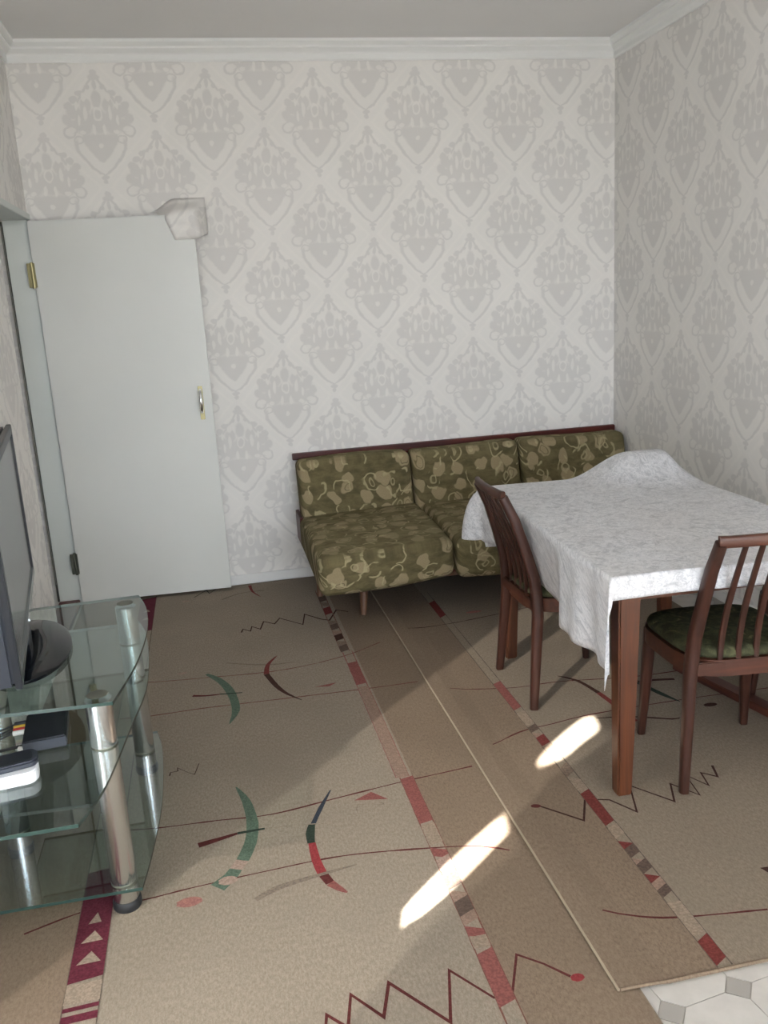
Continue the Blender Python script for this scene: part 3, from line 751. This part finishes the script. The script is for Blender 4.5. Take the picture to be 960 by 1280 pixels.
for (x, y, dx, dy) in ((1.45, -.70, -.025, -.065), (2.90, -.70, .025, -.065), (1.275, -.36, -.02, -.045), (3.02, -.36, .02, .045)):
    B_(MB().tube([(x, y, .18), (x+dx*.5, y+dy*.5, .09), (x+dx, y+dy, RT)], [.026, .021, .015], 12), 'leg', 'wood_sofa_leg', smooth=True)
B_(MB().box((1.29, -.735, .135), (3.00, -.695, .176)), 'cross_rail', 'wood_sofa_leg', bevel=.004)

# ================================================================== dining table and its cloth
TZ = .714
table = thing('dining_table', 'brown wooden dining table covered by a pale cloth', 'table', (2.281, -2.006, RT), math.radians(-2.3))
HX, HY = .416, .645
MB().box((-HX, -HY, TZ-.024), (HX, HY, TZ)).build('table_top', 'wood_table', table, bevel=.004)
legs = {(-1, -1): (-.361, -.596), (1, -1): (.361, -.596), (-1, 1): (-.372, .497), (1, 1): (.361, .560)}
for (sx_, sy_), (lx, ly) in legs.items():
    q = []
    for z, wd, off in ((0, .046, .0), (.33, .058, -.006), (TZ-.024, .068, -.010)):
        cx, cy = lx-sx_*0+sx_*off, ly+sy_*off*.5
        q += [(cx-wd/2, cy-wd/2, z), (cx+wd/2, cy-wd/2, z), (cx+wd/2, cy+wd/2, z), (cx-wd/2, cy+wd/2, z)]
    f = [(0, 3, 2, 1), (8, 9, 10, 11)]+[(4*r+k, 4*r+(k+1) % 4, 4*r+4+(k+1) % 4, 4*r+4+k) for r in range(2) for k in range(4)]
    MB().add(q, f).build('leg', 'wood_table', table, bevel=.005)
for a, b in (((-.335, -.607), (.335, -.585)), ((-.335, .54), (.335, .562))):
    MB().box((a[0], a[1], TZ-.09), (b[0], b[1], TZ-.026)).build('apron', 'wood_table', table, bevel=.002)
for x in (-.350, .361):
    MB().box((x-.011, -.57, TZ-.09), (x+.011, .535, TZ-.026)).build('apron', 'wood_table', table, bevel=.002)
# oilcloth
exL, exR, eyN, eyF = .272, .11, .072, .272
def axis_samples(h, e0, e1, n, m0, m1):
    a = [-h-e0+e0*i/m0 for i in range(m0)]+[-h+.010*k/3 for k in range(3)]
    a += [-h+.010+(2*h-.02)*i/n for i in range(n+1)]
    a += [h-.010+.010*k/3 for k in range(1, 4)]+[h+e1*(i+1)/m1 for i in range(m1)]
    return a
S_ = axis_samples(HX+.006, exL, exR, 44, 16, 8); T_ = axis_samples(HY+.006, eyN, eyF, 70, 8, 16)
def sstep(a, b, x):
    t = max(0, min(1, (x-a)/(b-a))); return t*t*(3-2*t)
def cloth(s, t):
    hx, hy = HX+.006, HY+.006
    cx, cy = max(-hx, min(hx, s)), max(-hy, min(hy, t))
    ex, ey = s-cx, t-cy; r = math.hypot(ex, ey)
    hump = .100*sstep(-.06, .22, cx)*(1-.70*sstep(.36, .43, cx))*math.exp(-((cy-.62)/.16)**2)
    z = TZ+.004+hump+.0018*math.sin(9*cx+3*cy)*math.sin(7*cy-2*cx)
    if r < 1e-6: return (cx, cy, z)
    nx, ny = ex/r, ey/r
    if ex < 0: # longer towards the near end
        r = min(r, .275 if ey > 0 else 9)
        r *= 1.10-.20*(cy+hy)/(2*hy)
    corner = abs(2*nx*ny)
    roll = .008*(1-math.exp(-r/.006))
    out = roll
    if ex < 0 and ey > 0: out += .115*(1-math.exp(-r/.09))*corner
    elif ex < 0 and ey < 0: out += .10*r*corner
    elif ex > 0 and ey != 0: out += .25*r*corner
    if ex < 0 and ey == 0:
        k = sstep(-.30, -.12, cy)*(1-sstep(.50, .62, cy))       # pressed in by the chair back
        out += (1-k)*(.010*math.sin(17*cy+1.2)+.006*math.sin(41*cy))*r/.2-k*.050*(r/.24)**1.4
    if ey > 0 and ex == 0: out += .012*math.sin(21*cx)*r/.2
    if ey < 0 and ex == 0: out += .004*math.sin(13*cx+1)
    down = max(0, r-.005)
    if ey > 0 and ex < 0: down *= .97
    hem = 1.0+(.12*sstep(0, .5, corner) if (ex < 0 and ey < 0) else 0)
    return (cx+nx*out, cy+ny*out, z-down*hem)
v = [cloth(s, t) for s in S_ for t in T_]; n2_ = len(T_)
f = [(i*n2_+j, (i+1)*n2_+j, (i+1)*n2_+j+1, i*n2_+j+1) for i in range(len(S_)-1) for j in range(n2_-1)]
tc_ = MB().add(v, f).build('tablecloth', 'oilcloth', None, smooth=True, angle=180)
tc_.location = (2.281, -2.006, RT); tc_.rotation_euler = (0, 0, math.radians(-2.3))
tc_.modifiers.new('thick', 'SOLIDIFY').thickness = .0012
tag(tc_, 'pale grey mottled oilcloth draped over the dining table, raised at one corner', 'tablecloth')

# ================================================================== chairs
def make_chair():
    t = thing('dining_chair', '', 'chair')
    prof = [(0, 0), (.030, .36), (.028, .43), (.022, .50), (-.008, .61), (-.042, .72), (-.082, .808)]
    HW = .193
    for s in (-1, 1):
        pts = [(s*(HW-.027*min(1, z/.42)-.026*max(0, z-.42)/.39), y, z) for y, z in prof]
        MB().tube(pts, [.0135, .0185, .019, .0185, .0175, .0165, .0150], 14, flat=(1.0, 1.12), up=(1, 0, 0)).build('back_post', 'wood_chair', t, smooth=True, angle=50)
    # top rail, gently curved
    pts = [(-.147+.294*i/12, -.083-.014*math.sin(PI*i/12), .812+.004*math.sin(PI*i/12)) for i in range(13)]
    MB().tube(pts, [.0165]+[.0150]*11+[.0165], 14, flat=(.62, 1.15), up=(0, 1, 0)).build('top_rail', 'wood_chair_rail', t, smooth=True, angle=50)
    for k in range(4):
        x = (k-1.5)*.0560
        pts = []
        for i in range(9):
            u = i/8; z = .395+.415*u
            y = .022+.010*(1-abs(x)/.2) if u < .05 else None
            yy = [.020, .022, .018, .008, -.006, -.024, -.044, -.064, -.086][i]-.010*math.cos(x*PI/.4)*u
            pts.append((x*(1.0-.14*u), yy, z))
        MB().tube(pts, [.0075, .0085, .009, .009, .0088, .0085, .008, .0075, .0068], 10, flat=(1.05, .75), up=(1, 0, 0)).build('spindle', 'wood_chair', t, smooth=True, angle=50)
    # seat outline (rounded trapezoid)
    def outline(sc, n=40, oy=0):
        o = []
        for k in range(n):
            th = 2*PI*k/n; c, s_ = math.cos(th), math.sin(th)
            x = math.copysign(abs(c)**.55, c); y = math.copysign(abs(s_)**.55, s_)
            wd = .176+.036*(y+1)/2
            o.append((x*wd*sc, .205+y*.195*sc+oy))
        return o
    # seat frame rails following the outline
    oo, ii = outline(1.0), outline(.90)
    n = len(oo); v = [(x, y, .366) for x, y in oo]+[(x, y, .418) for x, y in oo]+[(x, y, .418) for x, y in ii]+[(x, y, .366) for x, y in ii]
    f = []
    for r in range(4):
        a, b = r*n, ((r+1) % 4)*n
        for k in range(n): f.append((a+k, a+(k+1) % n, b+(k+1) % n, b+k))
    MB().add(v, f).build('seat_frame', 'wood_chair_rail', t, smooth=True, angle=35)
    v = []; rings = [(.93, .4185), (.965, .424), (.970, .434), (.95, .444), (.88, .452), (.70, .458), (.45, .461), (.15, .462)]
    for sc, z in rings: v += [(x, y, z) for x, y in outline(sc)]
    f = [(r*n+k, r*n+(k+1) % n, (r+1)*n+(k+1) % n, (r+1)*n+k) for r in range(len(rings)-1) for k in range(n)]
    f += [tuple(range((len(rings)-1)*n, len(rings)*n)), tuple(range(n-1, -1, -1))]
    MB().add(v, f).build('seat', 'fabric_seat', t, smooth=True, angle=60)
    for s in (-1, 1):
        MB().tube([(s*.168, .345, .40), (s*.176, .362, .20), (s*.184, .378, 0)], [.0195, .0175, .0125], 12, flat=(1, 1), up=(1, 0, 0)).build('front_leg', 'wood_chair', t, smooth=True, angle=50)
    MB().box((-.158, .012, .372), (.158, .030, .414)).build('rear_rail', 'wood_chair_rail', t, bevel=.003)
    return t
ch1 = make_chair(); ch1.location = (1.846, -1.79, RT); ch1.rotation_euler = (0, 0, math.radians(-90))
ch1['group'] = 'wooden dining chairs around the table'
ch2 = copy_tree(ch1); ch2.location = (2.264, -2.666, RT); ch2.rotation_euler = (0, 0, math.radians(-7))
ch3 = copy_tree(ch1); ch3.location = (3.015, -2.325, RT); ch3.rotation_euler = (0, 0, math.radians(90))
ch1['label'] = 'wooden spindle-back chair standing nearest the sofa with its back towards the door'
ch2['label'] = 'wooden spindle-back chair with dark green seat, its back turned to the viewer'
ch3['label'] = 'wooden chair between the table and right wall, mostly cut off by the picture edge'
pl = MB().box((-.027, -.26, 0), (.027, .26, .03)).build('wooden_plank', 'wood_plank', bevel=.003)
pl.location = (2.575, -2.08, RT); pl.rotation_euler = (0, 0, math.radians(12))
tag(pl, 'dark brown wooden plank lying on the rug under the table', 'plank')

# ================================================================== television stand
ST = (.27, -2.33, RT)
stand = thing('television_stand', 'three tier glass television stand with round brushed metal legs', 'television stand', ST)
def shelf_outline(front, near_y, far_y, back_x=.035):
    return [(back_x, far_y)]+front+[(back_x, near_y)]
def arc(pts, n=6):
    P = [Vector(p) for p in pts]; out = []
    for i in range(len(P)-1):
        p0, p1, p2, p3 = P[max(i-1, 0)], P[i], P[i+1], P[min(i+2, len(P)-1)]
        for k in range(n):
            t = k/n; q = .5*((2*p1)+(p2-p0)*t+(2*p0-5*p1+4*p2-p3)*t*t+(3*p1-p0-3*p2+p3)*t**3); out.append((q.x, q.y))
    out.append(tuple(P[-1])); return out
top_o = shelf_outline(arc([(.484, -1.925), (.518, -2.08), (.530, -2.29), (.514, -2.53), (.474, -2.756)]), -2.73, -1.94)
mid_o = shelf_outline(arc([(.462, -1.80), (.490, -1.92), (.512, -2.137), (.517, -2.383), (.492, -2.605), (.455, -2.899), (.412, -3.05)]), -3.055, -1.80)
bot_o = shelf_outline(arc([(.480, -1.86), (.505, -2.02), (.515, -2.327), (.500, -2.572), (.480, -2.742)]), -2.736, -1.86)
for o_, z in ((bot_o, .072), (mid_o, .465), (top_o, .602)):
    rel(MB().prism(o_, z-.009, z, 0, 1), ST).build('glass_shelf', ['shelf_glass', 'glass_edge'], stand)
LEGS = ((.432, -2.700), (.445, -1.995), (.105, -2.365))
for x, y in LEGS:
    lg = rel(MB().lathe([(.0315, .022), (.033, .026), (.033, .591)], (x, y), 28), ST).build('leg', 'brushed_steel', stand, smooth=True)
    for z in (.074, .4655):
        rel(MB().lathe([(.0332, z-.002), (.0340, z), (.0340, z+.002), (.0332, z+.004)], (x, y), 28), ST).build('collar', 'hinge_dark', lg, smooth=True)
    rel(MB().lathe([(.034, RT), (.037, .003), (.037, .018), (.034, .024)], (x, y), 28), ST).build('foot', 'rubber_black', lg, smooth=True)
    rel(MB().lathe([(.026, .6021), (.026, .6027), (.02, .6030)], (x, y), 24), ST).build('cap_disc', 'hinge_dark', lg, smooth=True)

# television, turned slightly towards the sofa
TVL = (.212, -2.335, .6035)
tv = thing('television', 'black flat screen television on the glass stand, cut off at the left', 'television', TVL, math.radians(8.2))
# local: y along the screen's width, +x the viewing side
MB().lathe([(.245, 0), (.25, .004), (.25, .010), (.235, .015), (.10, .018)], (-.012, 0), 48, .50, 1.0).build('base', 'tv_gloss', tv, smooth=True)
MB().box((-.03, -.07, .014), (.005, .07, .12)).build('neck', 'tv_gloss', tv, bevel=.006)
MB().box((-.075, -.495, .095), (-.004, .50, .585)).build('housing', 'tv_housing', tv, bevel=.008)
for nm, lo, hi, mm in (('bezel', (-.004, -.500, .092), (.012, -.470, .590), 'tv_black'), ('bezel', (-.004, .476, .092), (.012, .503, .590), 'tv_black'),
                   ('bezel', (-.004, -.470, .560), (.012, .476, .590), 'tv_black'), ('bezel', (-.004, -.470, .092), (.012, .476, .118), 'tv_lip')):
    MB().box(lo, hi).build(nm, mm, tv, bevel=.002)
MB().box((-.004, -.470, .118), (.006, .476, .560)).build('screen', 'tv_screen', tv)
MB().box((.012, -.03, .098), (.014, .03, .104)).build('badge', 'chrome', tv)

# set-top box with its cables
SB = (.281, -2.605, .4655)
sb = thing('set_top_box', 'small black receiver box with cables on the middle glass shelf', 'receiver', SB, math.radians(6))
MB().box((-.052, -.085, .003), (.052, .085, .034)).build('case', 'plastic_black', sb, bevel=.004)
MB().box((-.050, -.0862, .006), (.050, -.085, .031)).build('front_panel', 'plastic_dark', sb)
for x in (-.04, .04):
    for y in (-.07, .07): MB().lathe([(.007, 0), (.007, .004)], (x, y), 10).build('foot', 'rubber_black', sb)
for k, (y, col) in enumerate(((.062, 'plastic_black'), (.04, 'plug_yellow'), (.024, 'plug_red'), (.008, 'plug_white'))):
    pts = [(-.052, y, .020), (-.082, y, .020), (-.12, y-.01, .014), (-.17, y+.005*k, .004), (-.22, y+.015*k, .004)]
    pg = MB().tube(pts[:2], .0065, 10).build('plug', col, sb, smooth=True)
    MB().tube(pts[1:], .0025, 8).build('cable', 'rubber_black', pg, smooth=True)
MB().tube([(-.052, -.055, .012), (-.085, -.055, .010), (-.14, -.05, .004), (-.22, -.03, .004)], .004, 8).build('cable', 'rubber_black', sb, smooth=True)
MB().box((-.066, -.068, .004), (-.050, -.046, .014)).build('plug', 'plug_white', sb, bevel=.002)
# white box and black remote-like router on it
def rrect(hx, hy, r, n=5):
    o = []
    for cx, cy, a0 in ((hx-r, hy-r, 0), (-hx+r, hy-r, 90), (-hx+r, -hy+r, 180), (hx-r, -hy+r, 270)):
        for k in range(n+1):
            a = math.radians(a0+90*k/n); o.append((cx+r*math.cos(a), cy+r*math.sin(a)))
    return o
wb = MB().prism(rrect(.075, .042, .026), 0, .030).build('white_box', 'plastic_white', None, bevel=.004)
wb.location = (.220, -2.815, .4655); wb.rotation_euler = (0, 0, math.radians(8))
tag(wb, 'white rounded plastic box on the middle glass shelf beneath a black device', 'box')
rt = thing('router', 'flat black plastic device lying on the white box', 'router', (.213, -2.806, .4965), math.radians(14))
MB().prism(rrect(.082, .036, .020), 0, .016).build('case', 'plastic_dark', rt, bevel=.004)
MB().prism(rrect(.070, .027, .016), .0165, .0175).build('top_panel', 'plastic_black', rt)
MB().tube([(-.08, 0, .008), (-.12, .01, .004), (-.16, .02, -.02)], .0025, 8).build('cable', 'rubber_black', rt, smooth=True)
